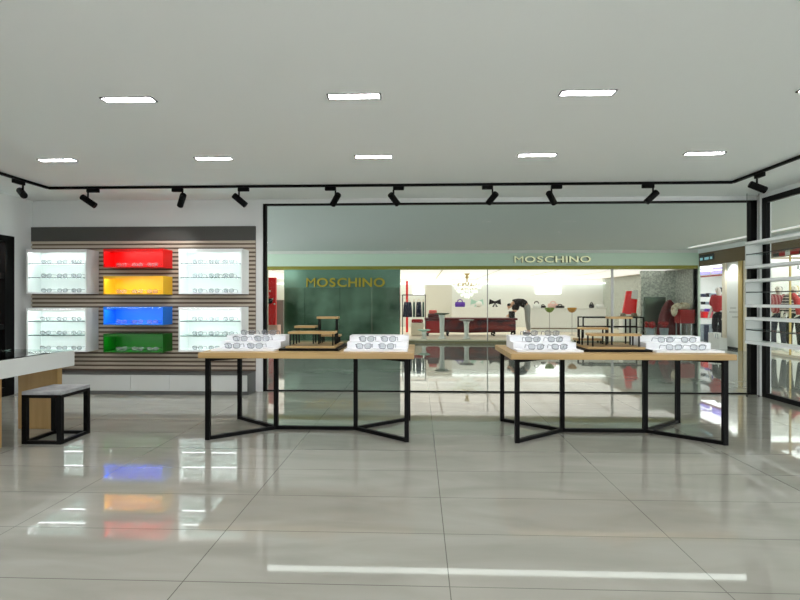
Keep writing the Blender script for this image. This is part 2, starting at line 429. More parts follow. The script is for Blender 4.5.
wall_box('white wall box with two glass shelves, upper left on the slatted wall', 'upper left white', 'white_lacquer', 26.3, 86.6, 98.3, 249.3, 293.8, (263.6, 277.6), (47, 63, 77), True, 'white wall boxes')
wall_box('white wall box with two glass shelves, upper right on the slatted wall', 'upper right white', 'white_lacquer', 178.6, 242.3, 248, 248.7, 294, (263.4, 277.5), (198, 214.5, 229), True, 'white wall boxes')
wall_box('white wall box with two glass shelves, lower left behind the counter', 'lower left white', 'white_lacquer', 26.3, 86.3, 98.3, 307.8, 351.8, (321.2, 335.4), (46, 62.5, 77), True, 'white wall boxes')
wall_box('white wall box with two glass shelves, lower right behind the table corner', 'lower right white', 'white_lacquer', 178.4, 242, 247.6, 307, 351.8, (321.2, 336), (198, 214.5, 229), True, 'white wall boxes')
for nm, yt, yb in (('red', 248.8, 267.4), ('yellow', 276, 294.4), ('blue', 306.8, 325), ('green', 334, 352.4)):
    wall_box(f'{nm} lacquered wall box in the middle of the slatted wall', nm, nm+'_lacquer', 103.3, 163, 171.3, yt, yb, (), (122, 138, 153), False, 'coloured wall boxes')

# ------------------------------------------------------------------ tables
TZ = .80
def table(cx, label):
    t = thing('display_table', label, 'table', (cx, 4.99, 0), 'black framed display tables')
    MB().box(cx-.972, cx+.972, 4.52, 5.46, TZ-.05, TZ).build('tabletop', 'oak', t, bevel=.002)
    w = .04; zt = TZ-.0505
    P = {(-1,-1): (cx-.906, 4.585), (-1,1): (cx-.906, 5.405), (1,-1): (cx+.906, 4.585), (1,1): (cx+.906, 5.405), (-1,0): (cx-.395, 4.995), (1,0): (cx+.395, 4.995)}
    for k, (x, y) in P.items(): MB().box(x-w/2, x+w/2, y-w/2, y+w/2, .0005, zt).build('leg', 'black_metal', t)
    for nm, z in (('floor_rail', .0165), ('top_rail', zt-.016)):
        MB().bar((cx-.395+w/2, 4.995, z), (cx+.395-w/2, 4.995, z), w, .032).build(nm, 'black_metal', t)
        for sx in (-1, 1):
            for sy in (-1, 1):
                a, b = P[(sx, 0)], P[(sx, sy)]
                MB().bar((a[0], a[1], z), (b[0], b[1], z), w*.9, .031).build(nm, 'black_metal', t)
table(-1.017, 'oak topped display table with black metal frame, on the left')
table(1.78, 'oak topped display table with black metal frame, on the right')
def tray(x0, x1, label, tn, with_top):
    lv = ((4.66, .018), (4.88, .072), (5.06, .12))
    pts = [(x0, 4.66, TZ+.0005)]
    z = TZ+.0005
    for y, h in lv: pts += [(x0, y, TZ+h)] if y == 4.66 else [(x0, y, zprev), (x0, y, TZ+h)]; zprev = TZ+h
    pts += [(x0, 5.26, TZ+.12), (x0, 5.26, TZ+.0005)]
    o = MB().prism(pts, (x1-x0, 0, 0)).build('stepped_tray', 'tray_white')
    tag(o, label, 'display tray', 'white stepped eyewear trays')
    for ti, (y, h, nm) in enumerate(((4.725, .018, 'front'), (4.905, .072, 'middle'), (5.085, .12, 'top'))):
        if ti == 2 and not with_top: continue
        for k, fx in enumerate((.32, .68)):
            glasses(x0+(x1-x0)*fx+(-.01, .0, .015)[ti], y, TZ+h+.0006, f'{("left","right")[k]} clear eyeglasses on the {nm} step of the {tn} tray', f'eyeglasses on the {tn} tray')
tray(-1.93, -1.335, 'white stepped eyewear tray at the left end of the left table', 'left table left', True)
tray(-.69, -.105, 'white stepped eyewear tray at the right end of the left table', 'left table right', False)
tray(.895, 1.485, 'white stepped eyewear tray at the left end of the right table', 'right table left', True)
tray(2.135, 2.73, 'white stepped eyewear tray at the right end of the right table', 'right table right', False)
def platform(x0, x1, label):
    t = thing('display_platform', label, 'display platform', ((x0+x1)/2, 4.7, TZ), 'wooden display platforms')
    MB().box(x0, x1, 4.70, 5.32, TZ+.0005, TZ+.02).build('base_plate', 'black_metal', t)
    MB().box(x0+.05, x1-.04, 4.755, 5.28, TZ+.0205, TZ+.04).build('board', 'oak', t, bevel=.001)
def stand(x0, x1, y0, y1, zt, label, grp):
    z0 = TZ+.0405
    t = thing('riser_stand', label, 'display riser', ((x0+x1)/2, (y0+y1)/2, z0), grp)
    MB().box(x0, x1, y0, y1, zt-.02, zt).build('top', 'oak', t, bevel=.001)
    for x in (x0+.018, x1-.018):
        for y in (y0+.016, y1-.016):
            MB().box(x-.006, x+.006, y-.006, y+.006, z0, zt-.0205).build('leg', 'black_metal', t)
platform(-1.305, -.745, 'oak board on a black base plate in the middle of the left table')
g = 'risers on the left table'
stand(-1.245, -.80, 4.80, 4.97, .972, 'long low oak riser with black legs, front of the left table platform', g)
stand(-1.235, -1.03, 5.01, 5.16, 1.018, 'middle height oak riser with black legs, left on the left table platform', g)
stand(-1.01, -.80, 5.0, 5.11, 1.11, 'tallest oak riser with black legs on the left table platform', g)
stand(-1.0, -.80, 5.135, 5.26, .925, 'lowest short oak riser, rear right corner of the left table platform', g)
platform(1.505, 2.115, 'oak board on a black base plate in the middle of the right table')
g = 'risers on the right table'
stand(1.60, 2.06, 4.80, 4.97, .958, 'long low oak riser with black legs, front of the right table platform', g)
stand(1.565, 1.83, 5.0, 5.12, 1.008, 'middle height oak riser with black legs, left on the right table platform', g)
stand(1.85, 2.06, 5.0, 5.14, 1.112, 'tallest oak riser with black legs on the right table platform', g)
stand(1.565, 1.83, 5.14, 5.26, .89, 'lowest short oak riser, rear left corner of the right table platform', g)

# ------------------------------------------------------------------ counter and stool on the left
sx1 = -3.5; sx0 = -4.17; zt = .77; zb = .61; sy1 = 5.06; sy0 = 2.6
t = thing('counter', 'white counter with glass top on oak legs at the left edge', 'counter', ((sx0+sx1)/2, sy1, 0))
MB().box(sx0, sx1, sy0, sy1, zb, zt-.005).build('body', 'counter_white', t, bevel=.002)
MB().box(sx0+.003, sx1-.003, sy0+.003, sy1-.003, zt-.0045, zt+.003).build('glass_top', 'top_glass', t)
for y, y2, x2 in ((4.91, 4.975, -3.57), (4.225, 4.27, -3.6)):
    MB().box(-3.97, x2, y, y2, .0005, zb-.0005).build('leg', 'oak_upright', t)
a = at(21.4, 443.3, 4.4); y0s = 4.375; y1s = 4.775; x0s, x1s = -3.507, -3.15
t = thing('stool', 'low stool with grey seat and black cube frame beside the counter', 'stool', ((x0s+x1s)/2, (y0s+y1s)/2, 0))
MB().box(x0s, x1s, y0s, y1s, .436, .466).build('seat', 'concrete_seat', t, bevel=.003)
w = .04
for x in (x0s, x1s-w):
    for y in (y0s, y1s-w): MB().box(x, x+w, y, y+w, .0005, .4355).build('leg', 'black_metal', t)
for nm, z in (('floor_rail', .0005), ('seat_rail', .4355-.028)):
    for y in (y0s, y1s-w): MB().box(x0s+w, x1s-w, y+.004, y+w-.004, z, z+.028).build(nm, 'black_metal', t)
    for x in (x0s, x1s-w): MB().box(x+.004, x+w-.004, y0s+w, y1s-w, z, z+.028).build(nm, 'black_metal', t)

# ------------------------------------------------------------------ hanging shelves on the right window
hx0, hx1, hy1, hy0 = 4.315, 4.53, 6.92, 3.2
zz = lambda py: at(746, py, hy1).z
for nm, (yt, ym, yb) in (('topmost', (243.6, 255, 267.5)), ('middle', (281, 292.5, 305.8)), ('lowest', (318.4, 329.5, 342))):
    zt, zm, zb = zz(yt), zz(ym), zz(yb)
    t = thing('hanging_shelf', f'{nm} of three white open shelf boxes hung before the right window', 'shelf', (hx0, hy1, zb), 'hanging shelf boxes')
    MB().box(hx0, hx1, hy0, hy1, zt-.018, zt+.018).build('top_board', 'white_lacquer', t)
    MB().box(hx0, hx1, hy0, hy1, zb-.018, zb+.018).build('bottom_board', 'white_lacquer', t)
    MB().box(hx0, hx1, hy1-.018, hy1, zb+.0185, zt-.0185).build('end_panel', 'drawer_white', t)
    g_ = MB().box(hx0+.005, hx1, hy0, hy1-.0185, zm-.005, zm+.005).build('glass_shelf', 'shelf_glass', t)
    MB().box(hx0+.001, hx0+.0045, hy0, hy1-.0185, zm-.006, zm+.006).build('front_edge', 'cable_steel', g_)
    MB().box(hx0+.005, hx1, hy1-.0225, hy1-.0185, zm+.0052, zm+.010).build('rear_seal', 'cable_steel', g_)
for X, nm in ((4.345, 'outer'), (4.50, 'inner')):
    q = MB(); q.cyl((X, hy1+.008, .001), (X, hy1+.008, ZC-.001), .004, n=8); q.cyl((X, hy1+.008, .0005), (X, hy1+.008, .015), .012, n=12)
    tag(q.build('suspension_cable', 'cable_steel', None, True), f'{nm} thin steel cable at the far end of the hanging shelves', 'cable', 'shelf suspension cables')

# ------------------------------------------------------------------ the mall beyond
YS = 15.3; ZM = 2.77; XF = at(697.6, 300, 15.3).x
q = MB(); q.box(-12, XF+6, YB+.06, YS+.2, -.1, 0); q.box(XR+.1, XF+6, -3, YB+.06, -.1, 0); q.box(-12, XL-.1, -3, YB+.06, -.1, 0)
struct(q.build('floor_mall', 'mall_tile'))
q = MB(); q.box(-7, XF+.2, YB+.1, YS+.3, ZM, ZM+.1); q.box(XR+.1, XF+.2, -1, YB+.1, ZM, ZM+.1)
struct(q.build('ceiling_mall', 'mall_ceiling'))
t = tag(MB().box(GX0-.3, GX1+.25, 7.56, 7.68, ZM-.02, ZM-.0005).build('linear_light', 'mall_linear_glow'), 'long white linear light in the mall ceiling just outside the rear glazing', 'linear light')
t = tag(MB().box(7.54, 7.62, 3, 14.6, ZM-.03, ZM-.0005).build('ceiling_strip', 'cove_glow'), 'pale strip along the mall ceiling near the right hand shops', 'ceiling strip')

# neighbour storefront: fascia, piers, panes
fz0, fz1 = at(450, 266, YS).z, at(450, 253.5, YS).z
SXL, SXR = -6.5, XF
facade = struct(MB().box(SXL, SXR, YS, YS+.25, fz0, fz1).build('wall_storefront', 'fascia_green'))
MB().box(SXL, SXR, YS-.06, YS+.25, fz1+.001, ZM).build('ledge', 'ledge_white', facade)
MB().box(SXL, SXR, YS-.02, YS+.25, fz0-.1, fz0-.001).build('soffit_trim', 'olive_gold', facade)
struct(MB().box(XF, XF+.05, YS-.06, YS+.25, .0005, ZM-.001).build('wall_pier_right', 'fascia_green'))
FZ = .1
MB().box(SXL, SXR, YS-.05, YS+.04, .0005, FZ-.03).build('plinth_trim', 'bronze', facade)
BY = 23.0
struct(MB().box(SXL, SXR+.0, YS+.041, BY, .0005, FZ).build('floor_neighbour_store', 'cream'))
CZ = 2.24
struct(MB().box(SXL, SXR, YS+.26, BY, CZ, CZ+.1).build('ceiling_neighbour_store', 'store_ceiling'))
q = MB(); q.box(SXL, SXR, BY, BY+.1, 0, CZ+.1)
struct(q.build('wall_neighbour_store', 'store_white'))
struct(MB().box(SXL-.1, SXL, YS, BY, 0, CZ+.1).build('wall_neighbour_left', 'cream_wall'))
struct(MB().box(SXR, SXR+.05, YS, BY, 0, CZ+.1).build('wall_neighbour_right', 'mosaic'))
def X_(px, Y=YS): return at(px, 300, Y).x
gz = fz0-.1
struct(MB().box(SXL, X_(266), YS, YS+.25, FZ, gz).build('wall_pier', 'mosaic'))
for i, (a, b) in enumerate(((266, 284.2), (400.3, 487.2), (488, 549.3), (549.6, 611.5), (613.5, 697))):
    o = struct(MB().box(X_(a), X_(b), YS+.02, YS+.032, FZ-.03, gz).build(f'window_{i+4}', 'window_glass'))
q = MB(); q.box(X_(487.2), X_(488), YS, YS+.06, FZ-.03, gz); struct(q.build('trim_1', 'steel'))
q = MB(); q.box(X_(611.5), X_(612.3), YS, YS+.06, FZ-.03, gz); q.box(X_(612.8), X_(613.5), YS, YS+.06, FZ-.03, gz); struct(q.build('trim_2', 'steel'))
# green glass sign wall
gx0, gx1 = X_(284.2), X_(400.2)
t = thing('sign_wall', 'tall green mirrored glass panel carrying gold letters on the neighbour storefront', 'sign wall', ((gx0+gx1)/2, YS, 0))
zb_ = at(340, 287.5, YS).z
e = [gx0, X_(305), X_(340), X_(372), gx1]
for i in range(4):
    MB().box(e[i]+.004, e[i+1]-.004, YS-.02, YS+.25, .0705, zb_-.002).build('glass_panel', 'green_glass', t)
MB().box(gx0, gx1, YS-.025, YS+.25, zb_, gz-.001).build('sign_band', 'green_glass_band', t)

def letters(txt, x0, x1, zl, zh, Y, ext, m, t):
    ms = []
    for ch in txt:
        cu = bpy.data.curves.new('letter', 'FONT'); cu.body = ch; cu.size = 1; cu.extrude = .08; cu.offset = 0 if ch == 'M' else .022
        o = bpy.data.objects.new('letter', cu); C.objects.link(o)
        bpy.context.view_layer.update()
        me = bpy.data.meshes.new_from_object(o.evaluated_get(bpy.context.evaluated_depsgraph_get()))
        bpy.data.objects.remove(o)
        xs = [v.co.x for v in me.vertices]; ys = [v.co.y for v in me.vertices]
        ms.append((me, min(xs), max(xs), min(ys), max(ys)))
    gap = .12; tot = sum(b-a for _, a, b, _, _ in ms)+gap*(len(ms)-1)
    sx = (x1-x0)/tot; x = x0; base = t.location
    for me, a, b, c, d in ms:
        for v in me.vertices:
            p = Vector((x+(v.co.x-a)*sx, Y-ext/2-v.co.z/.08*ext/2, zl+(v.co.y-c)/(d-c)*(zh-zl)))
            v.co = p-base
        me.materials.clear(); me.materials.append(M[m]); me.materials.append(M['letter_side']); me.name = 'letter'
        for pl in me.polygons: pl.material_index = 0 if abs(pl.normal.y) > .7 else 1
        o = bpy.data.objects.new('letter', me); C.objects.link(o); o.parent = t
        x += (b-a)*sx+gap*sx
YL = YS-.03
t = thing('wall_lettering', 'gold MOSCHINO lettering on the green glass sign wall', 'sign', (X_(340), YL, 1.7))
letters('MOSCHINO', X_(307), X_(385), at(340, 287, YL).z, at(340, 278, YL).z, YL, .06, 'gold_letter', t)
t = thing('fascia_lettering', 'lit MOSCHINO lettering on the pale green fascia above the shop window', 'sign', (X_(552), YS, 2.4))
letters('MOSCHINO', X_(514), X_(590), at(552, 262.7, YS).z, at(552, 256.3, YS).z, YS-.002, .08, 'gold_letter_lit', t)
# glowing panels added across the shop ceilings to brighten the interiors
def fill_panel(w, d, loc, lab, grp, glow='shop_fill_glow'):
    t = thing('ceiling_fill_panel', lab, 'ceiling light', loc, grp)
    x, y, z = loc; x0, x1, y0, y1 = x-w/2, x+w/2, y-d/2, y+d/2
    q = MB(); q.box(x0, x0+.02, y0, y1, z-.012, z-.0005); q.box(x1-.02, x1, y0, y1, z-.012, z-.0005)
    q.box(x0+.02, x1-.02, y0, y0+.02, z-.012, z-.0005); q.box(x0+.02, x1-.02, y1-.02, y1, z-.012, z-.0005); q.build('rim', 'store_ceiling', t)
    MB().box(x0+.021, x1-.021, y0+.021, y1-.021, z-.009, z-.0005).build('diffuser', glow, t)
for j, Y in enumerate((17.3, 20.7)):
    for i in range(8):
        fill_panel(1.779, 3.39, (SXL+1+i*1.78, Y, CZ), f'{"front" if j == 0 else "rear"} row added ceiling fill panel in the neighbour store', f'{"front" if j == 0 else "rear"} row added fill panels of the neighbour store')
# ---- contents of the neighbour store
def pbox(mb, x0, x1, y0, y1, Y, d):
    a, b = at(x0, y1, Y), at(x1, y0, Y)
    return mb.box(a.x, b.x, Y, Y+d, a.z, b.z)
def one(name, mb, m, label, cat, group=None, smooth=False, bevel=0):
    return tag(mb.build(name, m, None, smooth, bevel), label, cat, group)
def pedestal(px, w, ytop, Y, label, dish, dm):
    c = at(px, ytop, Y); r = w*Y/F/2
    t = thing('pedestal', label, 'pedestal', (c.x, Y, FZ))
    MB().lathe([(r*1.5, FZ+.0005), (r*1.5, FZ+.04), (r*.85, FZ+.08), (r, c.z-.08), (r*1.25, c.z-.02), (r*1.25, c.z)], c.x, Y, 20).build('column', 'store_white', t, True)
    rd = dish*Y/F/2
    MB().lathe([(rd*.3, c.z+.0005), (rd*.9, c.z+.03), (rd, c.z+.06), (rd*.95, c.z+.06), (rd*.7, c.z+.035)], c.x, Y, 20).build('dish', dm, t, True)
pedestal(442, 5, 315, 15.8, 'tall white pedestal with a dark green dish in the shop window', 15, 'dark_green_tray')
pedestal(466.5, 5, 321.5, 15.8, 'medium white pedestal with a glassy dish before the long tapestry bench', 15, 'steel')
pedestal(424, 4, 331.5, 15.7, 'lowest white pedestal with a pale dish in the shop window', 13, 'mint')
q = MB(); pbox(q, 430, 441, 309.5, 311, 16.6, .25); pbox(q, 432, 440, 307, 309, 16.6, .2)
# long tapestry bench
Y = 17.0
a, b = at(426, 318, Y), at(516, 334, Y)
t = thing('tapestry_bench', 'long dark burgundy tapestry bench with curved legs in the neighbour store', 'bench', ((a.x+b.x)/2, Y, FZ))
zt = a.z; zb = at(470, 331.5, Y).z
MB().box(a.x, b.x, Y, Y+.6, zb+.03, zt-.07).build('body', 'tapestry', t, bevel=.03)
MB().box(a.x-.05, b.x+.05, Y-.04, Y+.64, zt-.0695, zt).build('top', 'burgundy', t, bevel=.02)
MB().prism([(a.x, Y+.1, zb+.0295), (b.x, Y+.1, zb+.0295), (b.x-.2, Y+.1, zb-.02), ((a.x+b.x)/2, Y+.1, zb-.05), (a.x+.2, Y+.1, zb-.02)], (0, .45, 0)).build('apron', 'burgundy', t)
for x in (a.x+.05, a.x+.72, b.x-.72, b.x-.05):
    for y in (Y+.06, Y+.54):
        MB().tube([(x, y, zb+.029), (x+.02, y, zb-.08), (x-.015, y, FZ+.06), (x+.02, y, FZ+.001)], [.05, .035, .025, .04]).build('leg', 'black_cloth', t, True)
q = MB(); pbox(q, 426.3, 440, 321, 333, Y-.12, .07); one('red_drape', q, 'dark_red', 'deep red cloth hung over the left end of the tapestry bench', 'cloth')
for nm, x0, x1, y0, m in (('purple', 431, 442, 309.0, 'coral'), ('grey', 470, 480, 314, 'grey_box')):
    pass
q = MB(); z = zt+.0005
q.box(at(428, 300, Y).x, at(439, 300, Y).x, Y+.1, Y+.5, z, z+.14); one('folded_clothes', q, 'burgundy', 'dark red folded clothes stacked on the left end of the tapestry bench', 'clothes', bevel=.03)
q = MB(); q.box(at(429, 300, Y).x, at(437, 300, Y).x, Y+.12, Y+.45, z+.141, z+.26); one('folded_clothes', q, 'coral', 'pinkish folded clothes on top of the dark red stack', 'clothes', bevel=.03)
# clothes rail with navy skirts
Y = 17.6
p0, p1 = at(402, 295, Y), at(426, 295, Y)
t = thing('clothes_rail', 'dark metal clothes rail at the left of the neighbour shop window', 'clothes rail', (p0.x, Y, FZ))
q = MB(); q.cyl(p0, p1, .015, n=10)
for x in (p0.x+.02, p1.x-.02): q.cyl((x, Y, FZ+.0005), (x, Y, p0.z), .015, n=10)
q.build('frame', 'black_metal', t, True)
for i, (xa, xb, m, lab, cat) in enumerate(((403, 412.3, 'navy', 'wide navy garment, leftmost on the clothes rail', 'skirt'), (412.8, 415.3, 'teal_cloth', 'narrow teal garment between the navy garments', 'garment'), (415.8, 421.8, 'navy', 'narrower navy garment on the right half of the clothes rail', 'skirt'), (422.2, 424.4, 'teal_cloth', 'teal garment at the right end of the clothes rail', 'garment'))):
    yy = Y-.06+.03*(i % 2)
    xc = at((xa+xb)/2, 300, Y).x; w0 = (at(xb, 300, Y).x-at(xa, 300, Y).x)/2
    zt_, zb_2 = at(414, 302, Y).z, at(414, 317, Y).z
    t = thing('garment', lab, cat, (xc, yy, zt_), 'garments on the clothes rail')
    k = 7
    rings = []
    for zf, wf, d in ((0, .72, .03), (.25, .88, .045), (1, 1.0, .07)):
        z = zt_+(zb_2-zt_)*zf
        rings.append([(xc+w0*wf*math.cos(2*math.pi*j/24)+.0, yy+d*math.sin(2*math.pi*j/24)*(1+.25*math.sin(j*3*zf)), z) for j in range(24)])
    MB().loft(rings).build('cloth', m, t, True)
    MB().tube([(xc-w0*.6, yy, zt_+.002), (xc, yy, zt_+.1), (xc+w0*.6, yy, zt_+.002)], .009).build('hanger', 'beige_cloth', t, True)
q = MB(); a = at(407, 281, 19); q.box(a.x-.04, a.x+.04, 19, 19.08, FZ+.0005, a.z); one('red_post', q, 'red_satin', 'slim red post behind the clothes rail', 'post')
q = MB(); pbox(q, 411, 423.5, 323, 335, 17.0, .5); o = one('cream_ottoman', q, 'cream', 'cream box seat below the clothes rail', 'ottoman', bevel=.02)
z = at(415, 323, 17.0).z
q = MB(); q.box(at(411.5, 300, 17).x, at(423, 300, 17).x, 17.05, 17.45, z+.0005, z+.12); one('red_cushion', q, 'dark_red', 'red cushion lying on the cream box seat', 'cushion', bevel=.04)
# partition and lit panels on the store's back wall
q = MB(); pbox(q, 425.5, 452, 285, 330, 21.8, .1); struct(one('wall_partition', q, 'cream_wall', 'beige partition behind the red clothes', 'wall') )
for nm, x0, x1, y0, y1, lab in (('light_box', 413, 424, 289.5, 295, 'small lit white panel behind the clothes rail'), ('light_box', 536, 561, 286, 294, 'wide lit white panel above the counter of the neighbour store')):
    q = MB(); pbox(q, x0, x1, y0, y1, 22.93, .069); one(nm, q, 'lit_white', lab, 'light panel')
q = MB(); a = at(450, 283.3, 22.7); q.box(SXL+.1, at(612, 300, 22.7).x, 22.7, 22.98, a.z-.03, a.z+.02); one('cove_light', q, 'lit_white', 'long white cove light along the back of the neighbour store', 'cove light')
# white back display counter
Y = 21.0
a, b = at(452, 307, Y), at(511, 320, Y)
t = one('back_counter', MB().box(a.x, b.x, Y, Y+.6, FZ+.0005, a.z), 'store_white', 'long white display counter behind the tapestry bench', 'counter')
zc = a.z+.001
def bag(px, w, h, m, label, mhandle=None, Y=21.25, z=None):
    z = zc if z is None else z
    x = at(px, 305, Y).x; s = Y/F; w *= s/2; h *= s
    t = thing('handbag', label, 'handbag', (x, Y, z))
    MB().loft([[(x+w*f*cx, Y+.07*cy, z+h*zf) for cx, cy in ((-1,-1),(-.5,-1.2),(.5,-1.2),(1,-1),(1,1),(.5,1.2),(-.5,1.2),(-1,1))] for zf, f in ((0, .92), (.35, 1), (.7, .9))]).build('body', m, t, True)
    MB().tube([(x-w*.5, Y, z+h*.66), (x-w*.4, Y, z+h*.95), (x, Y, z+h*1.08), (x+w*.4, Y, z+h*.95), (x+w*.5, Y, z+h*.66)], .02).build('handle', mhandle or m, t, True)
bag(460, 10, 7, 'purple', 'purple and white handbag at the left of the back counter')
bag(514, 8, 6, 'coral', 'coral handbag at the right end of the back counter', z=zc) if False else None
def bow(px, py, w, h, m, label, Y=21.3):
    c = at(px, py, Y); s = Y/F; w *= s/2; h *= s/2
    t = thing('bow_ornament', label, 'bow', (c.x, Y, zc))
    for sg in (-1, 1):
        MB().prism([(c.x, Y-.03, c.z-.02), (c.x+sg*w, Y-.03, c.z+h*.3-h*.9), (c.x+sg*w*.9, Y-.03, c.z+h), (c.x, Y-.03, c.z+.04)], (0, .06, 0)).build('loop', m, t)
        MB().prism([(c.x, Y-.02, c.z), (c.x+sg*w*.45, Y-.02, c.z-h*1.2), (c.x+sg*w*.2, Y-.02, c.z-h*1.3)], (0, .04, 0)).build('tail', m, t)
    MB().box(c.x-.03, c.x+.03, Y-.05, Y+.05, c.z-.06, c.z+.06).build('knot', m, t, bevel=.01)
    MB().cyl((c.x, Y, zc), (c.x, Y, c.z-.061), .012).build('stem', 'steel', t)
bow(477, 302.5, 13, 7, 'mint', 'big mint green bow on a stem above the back counter')
bow(495, 302.5, 12, 7, 'black_cloth', 'black bow on a stem above the back counter')
c = at(479.5, 304, 20.9)
q = MB(); rr = .14; q.lathe([(.05, zc), (rr*.8, zc+.04), (rr, zc+.12), (rr*.8, zc+.2), (.04, zc+.24)], c.x, 21.08, 20); one('round_vase', q, 'lamp_shade' if 'lamp_shade' in M else 'store_white', 'round white vase in front of the mint bow', 'vase', smooth=True)
# cash counter with bags
Y = 19.2
a, b = at(531, 308, Y), at(606, 308, Y)
t = thing('cash_counter', 'long white cash counter at the right of the neighbour store', 'counter', ((a.x+b.x)/2, Y, FZ))
MB().box(a.x, b.x, Y, Y+.7, FZ+.0005, a.z-.03).build('body', 'store_white', t)
MB().box(a.x-.02, b.x+.02, Y-.03, Y+.73, a.z-.0295, a.z).build('top', 'ledge_white', t)
MB().box(a.x, b.x, Y-.006, Y-.0005, at(560, 329, Y).z, at(560, 328, Y).z).build('kick_line', 'brown_fascia', t)
z19 = a.z+.001
bag(536.5, 8, 6, 'store_white', 'white and black handbag at the left of the cash counter', 'black_cloth', 19.5, z19)
bag(543, 5, 3, 'black_cloth', 'small black purse beside the white and black handbag', None, 19.5, z19)
bag(553, 10, 6, 'pink', 'pale pink handbag on the cash counter', None, 19.6, z19)
bag(560, 8, 3.2, 'black_cloth', 'flat black handbag right of the pale pink handbag', None, 19.4, z19)
bag(591.5, 4, 5, 'black_cloth', 'small dark bag at the right of the cash counter', None, 19.5, z19)
bag(600, 7, 5, 'store_white', 'pale bag at the right end of the cash counter', None, 19.5, z19)
for px, m, lab in ((549.5, 'leaf_green', 'green shallow bowl on a thin stand before the cash counter'), (572, 'amber', 'amber shallow bowl on a thin stand before the cash counter')):
    Y = 17.6; c = at(px, 307.6, Y); r = 4.6*Y/F; d = 5*Y/F
    t = thing('bowl_stand', lab, 'bowl stand', (c.x, Y, FZ))
    MB().lathe([(.02, c.z-d), (r*.6, c.z-d*.8), (r*.95, c.z-d*.35), (r, c.z), (r*.92, c.z), (r*.6, c.z-d*.6)], c.x, Y, 20).build('bowl', m, t, True)
    q = MB(); q.cyl((c.x, Y, FZ+.01), (c.x, Y, c.z-d), .008, n=8); q.cyl((c.x, Y, FZ+.0005), (c.x, Y, FZ+.01), .1); q.build('stand', 'steel', t)
# rope barrier line and black display frame table
p0, p1 = at(582.5, 317.5, 16.2), at(644, 317.5, 16.2)
t = thing('frame_table', 'black framed glass display table behind the right window', 'table', ((p0.x+p1.x)/2, 16.4, FZ))
q = MB()
for y in (16.2, 16.7):
    q.bar((p0.x, y, p0.z), (p1.x, y, p0.z), .04, .04)
    for x in (p0.x+.02, p1.x-.02): q.box(x-.02, x+.02, y-.02, y+.02, FZ+.0005, p0.z-.02)
    q.bar((p0.x+.04, y, .45), (p1.x-.04, y, .45), .03, .03)
q.build('frame', 'black_metal', t)
MB().box(p0.x, p1.x, 16.2, 16.7, p0.z+.0205, p0.z+.03).build('glass_top', 'shelf_glass', t)
zt = p0.z+.031
# red L-shaped display, black garment, hats
q = MB()
P = [at(px, py, 17.0) for px, py in ((622.6, 314), (627, 291), (632, 291), (631, 298.5), (637.5, 299.5), (636, 314.5))]
t = thing('red_display', 'red and white upright display panel near the right store window', 'display panel', (P[0].x, 17, FZ))
MB().prism(P, (0, .08, 0)).build('red_panel', 'red_satin', t)
P = [at(px, py, 17.02) for px, py in ((631.3, 298.2), (632.4, 290), (638.4, 290), (637.7, 299))]
MB().prism(P, (0, .06, 0)).build('white_panel', 'store_white', t)
a, b = at(622.5, 314.6, 17.0), at(636.5, 318, 17.0)
MB().box(a.x, b.x, 16.95, 17.3, FZ+.0005, a.z-.01).build('plinth', 'store_white', t)
q = MB(); c = at(629, 317, 16.45)
for i, (dx, r) in enumerate(((-.12, .16), (.1, .17))):
    o = one('hat', MB().lathe([(r, zt), (r, zt+.012), (r*.55, zt+.02), (r*.5, zt+.09), (r*.2, zt+.11)], c.x+dx*1.6, 16.45, 20), 'brown_fascia', f'brown grey hat on the glass table, {("left","right")[i]} of two', 'hat', 'hats on the glass table', True)
# lower mosaic bay on the right
Y = 16.6
mx0 = X_(641, Y)
o = struct(MB().box(mx0, SXR-.001, Y, Y+.1, FZ+.0005, gz+.1).build('wall_mosaic', 'mosaic'))
q = MB(); a, b = at(645, 327, Y-.1), at(666, 297, Y-.1); q.box(a.x, b.x, Y-.08, Y-.001, a.z, b.z)
one('mirror_panel', q, 'green_mirror', 'dark greenish mirror panel on the mosaic wall', 'mirror')
def furry(name, parts, m, label, cat, amp=.25, seed=1):
    q = MB(); rnd = random.Random(seed)
    for c, rx, ry, rz in parts:
        n0 = len(q.bm.verts); q.ell(c, rx, ry, rz, 28, 18); q.bm.verts.ensure_lookup_table()
        for v in q.bm.verts[n0:]:
            d = v.co-Vector(c); v.co = Vector(c)+d*(1+rnd.uniform(-amp, amp)*.6)
    return one(name, q, m, label, cat, None, True)
xa_, xb_ = at(678.5, 316, 15.5).x, XF-.02; c1 = Vector(((xa_+xb_)/2, 0, 0)); w2_ = (xb_-xa_)/2
t = thing('red_case', 'dark red display case on metal legs at the right end of the window', 'display case', (c1.x, 15.5, FZ))
za, zb3 = at(687, 323.5, 15.4).z, at(687, 309.5, 15.4).z
MB().box(c1.x-w2_, c1.x+w2_, 15.4, 15.75, za, zb3).build('body', 'dark_red', t, bevel=.01)
for x in (c1.x-w2_+.04, c1.x+w2_-.08):
    for y in (15.44, 15.71): MB().cyl((x, y, FZ+.0005), (x, y, za), .02, n=10).build('leg', 'steel', t)
c = at(685, 306, 15.8)
k = 15.8/F
furry('fur_throw', [((c1.x-.02, 15.57, zb3+3.4*k), w2_-.04, .16, 3.4*k), ((c1.x-w2_+.02, 15.57, zb3+3.0*k), 4*k, .15, 3.2*k), ((c1.x-w2_-.09, 15.57, zb3-1*k), 2.6*k, .12, 5.5*k)], 'fur_cream', 'cream fur throw lying over the dark red display case', 'throw', .16, 3)
pk = at(668, 313, 16.3)
t = thing('burgundy_reflection', 'burgundy form standing for the red display case mirrored beside it', 'draped form', (pk.x, 16.2, FZ))  # solid form standing for the case's blurred reflection in the mirror panel
rings = []
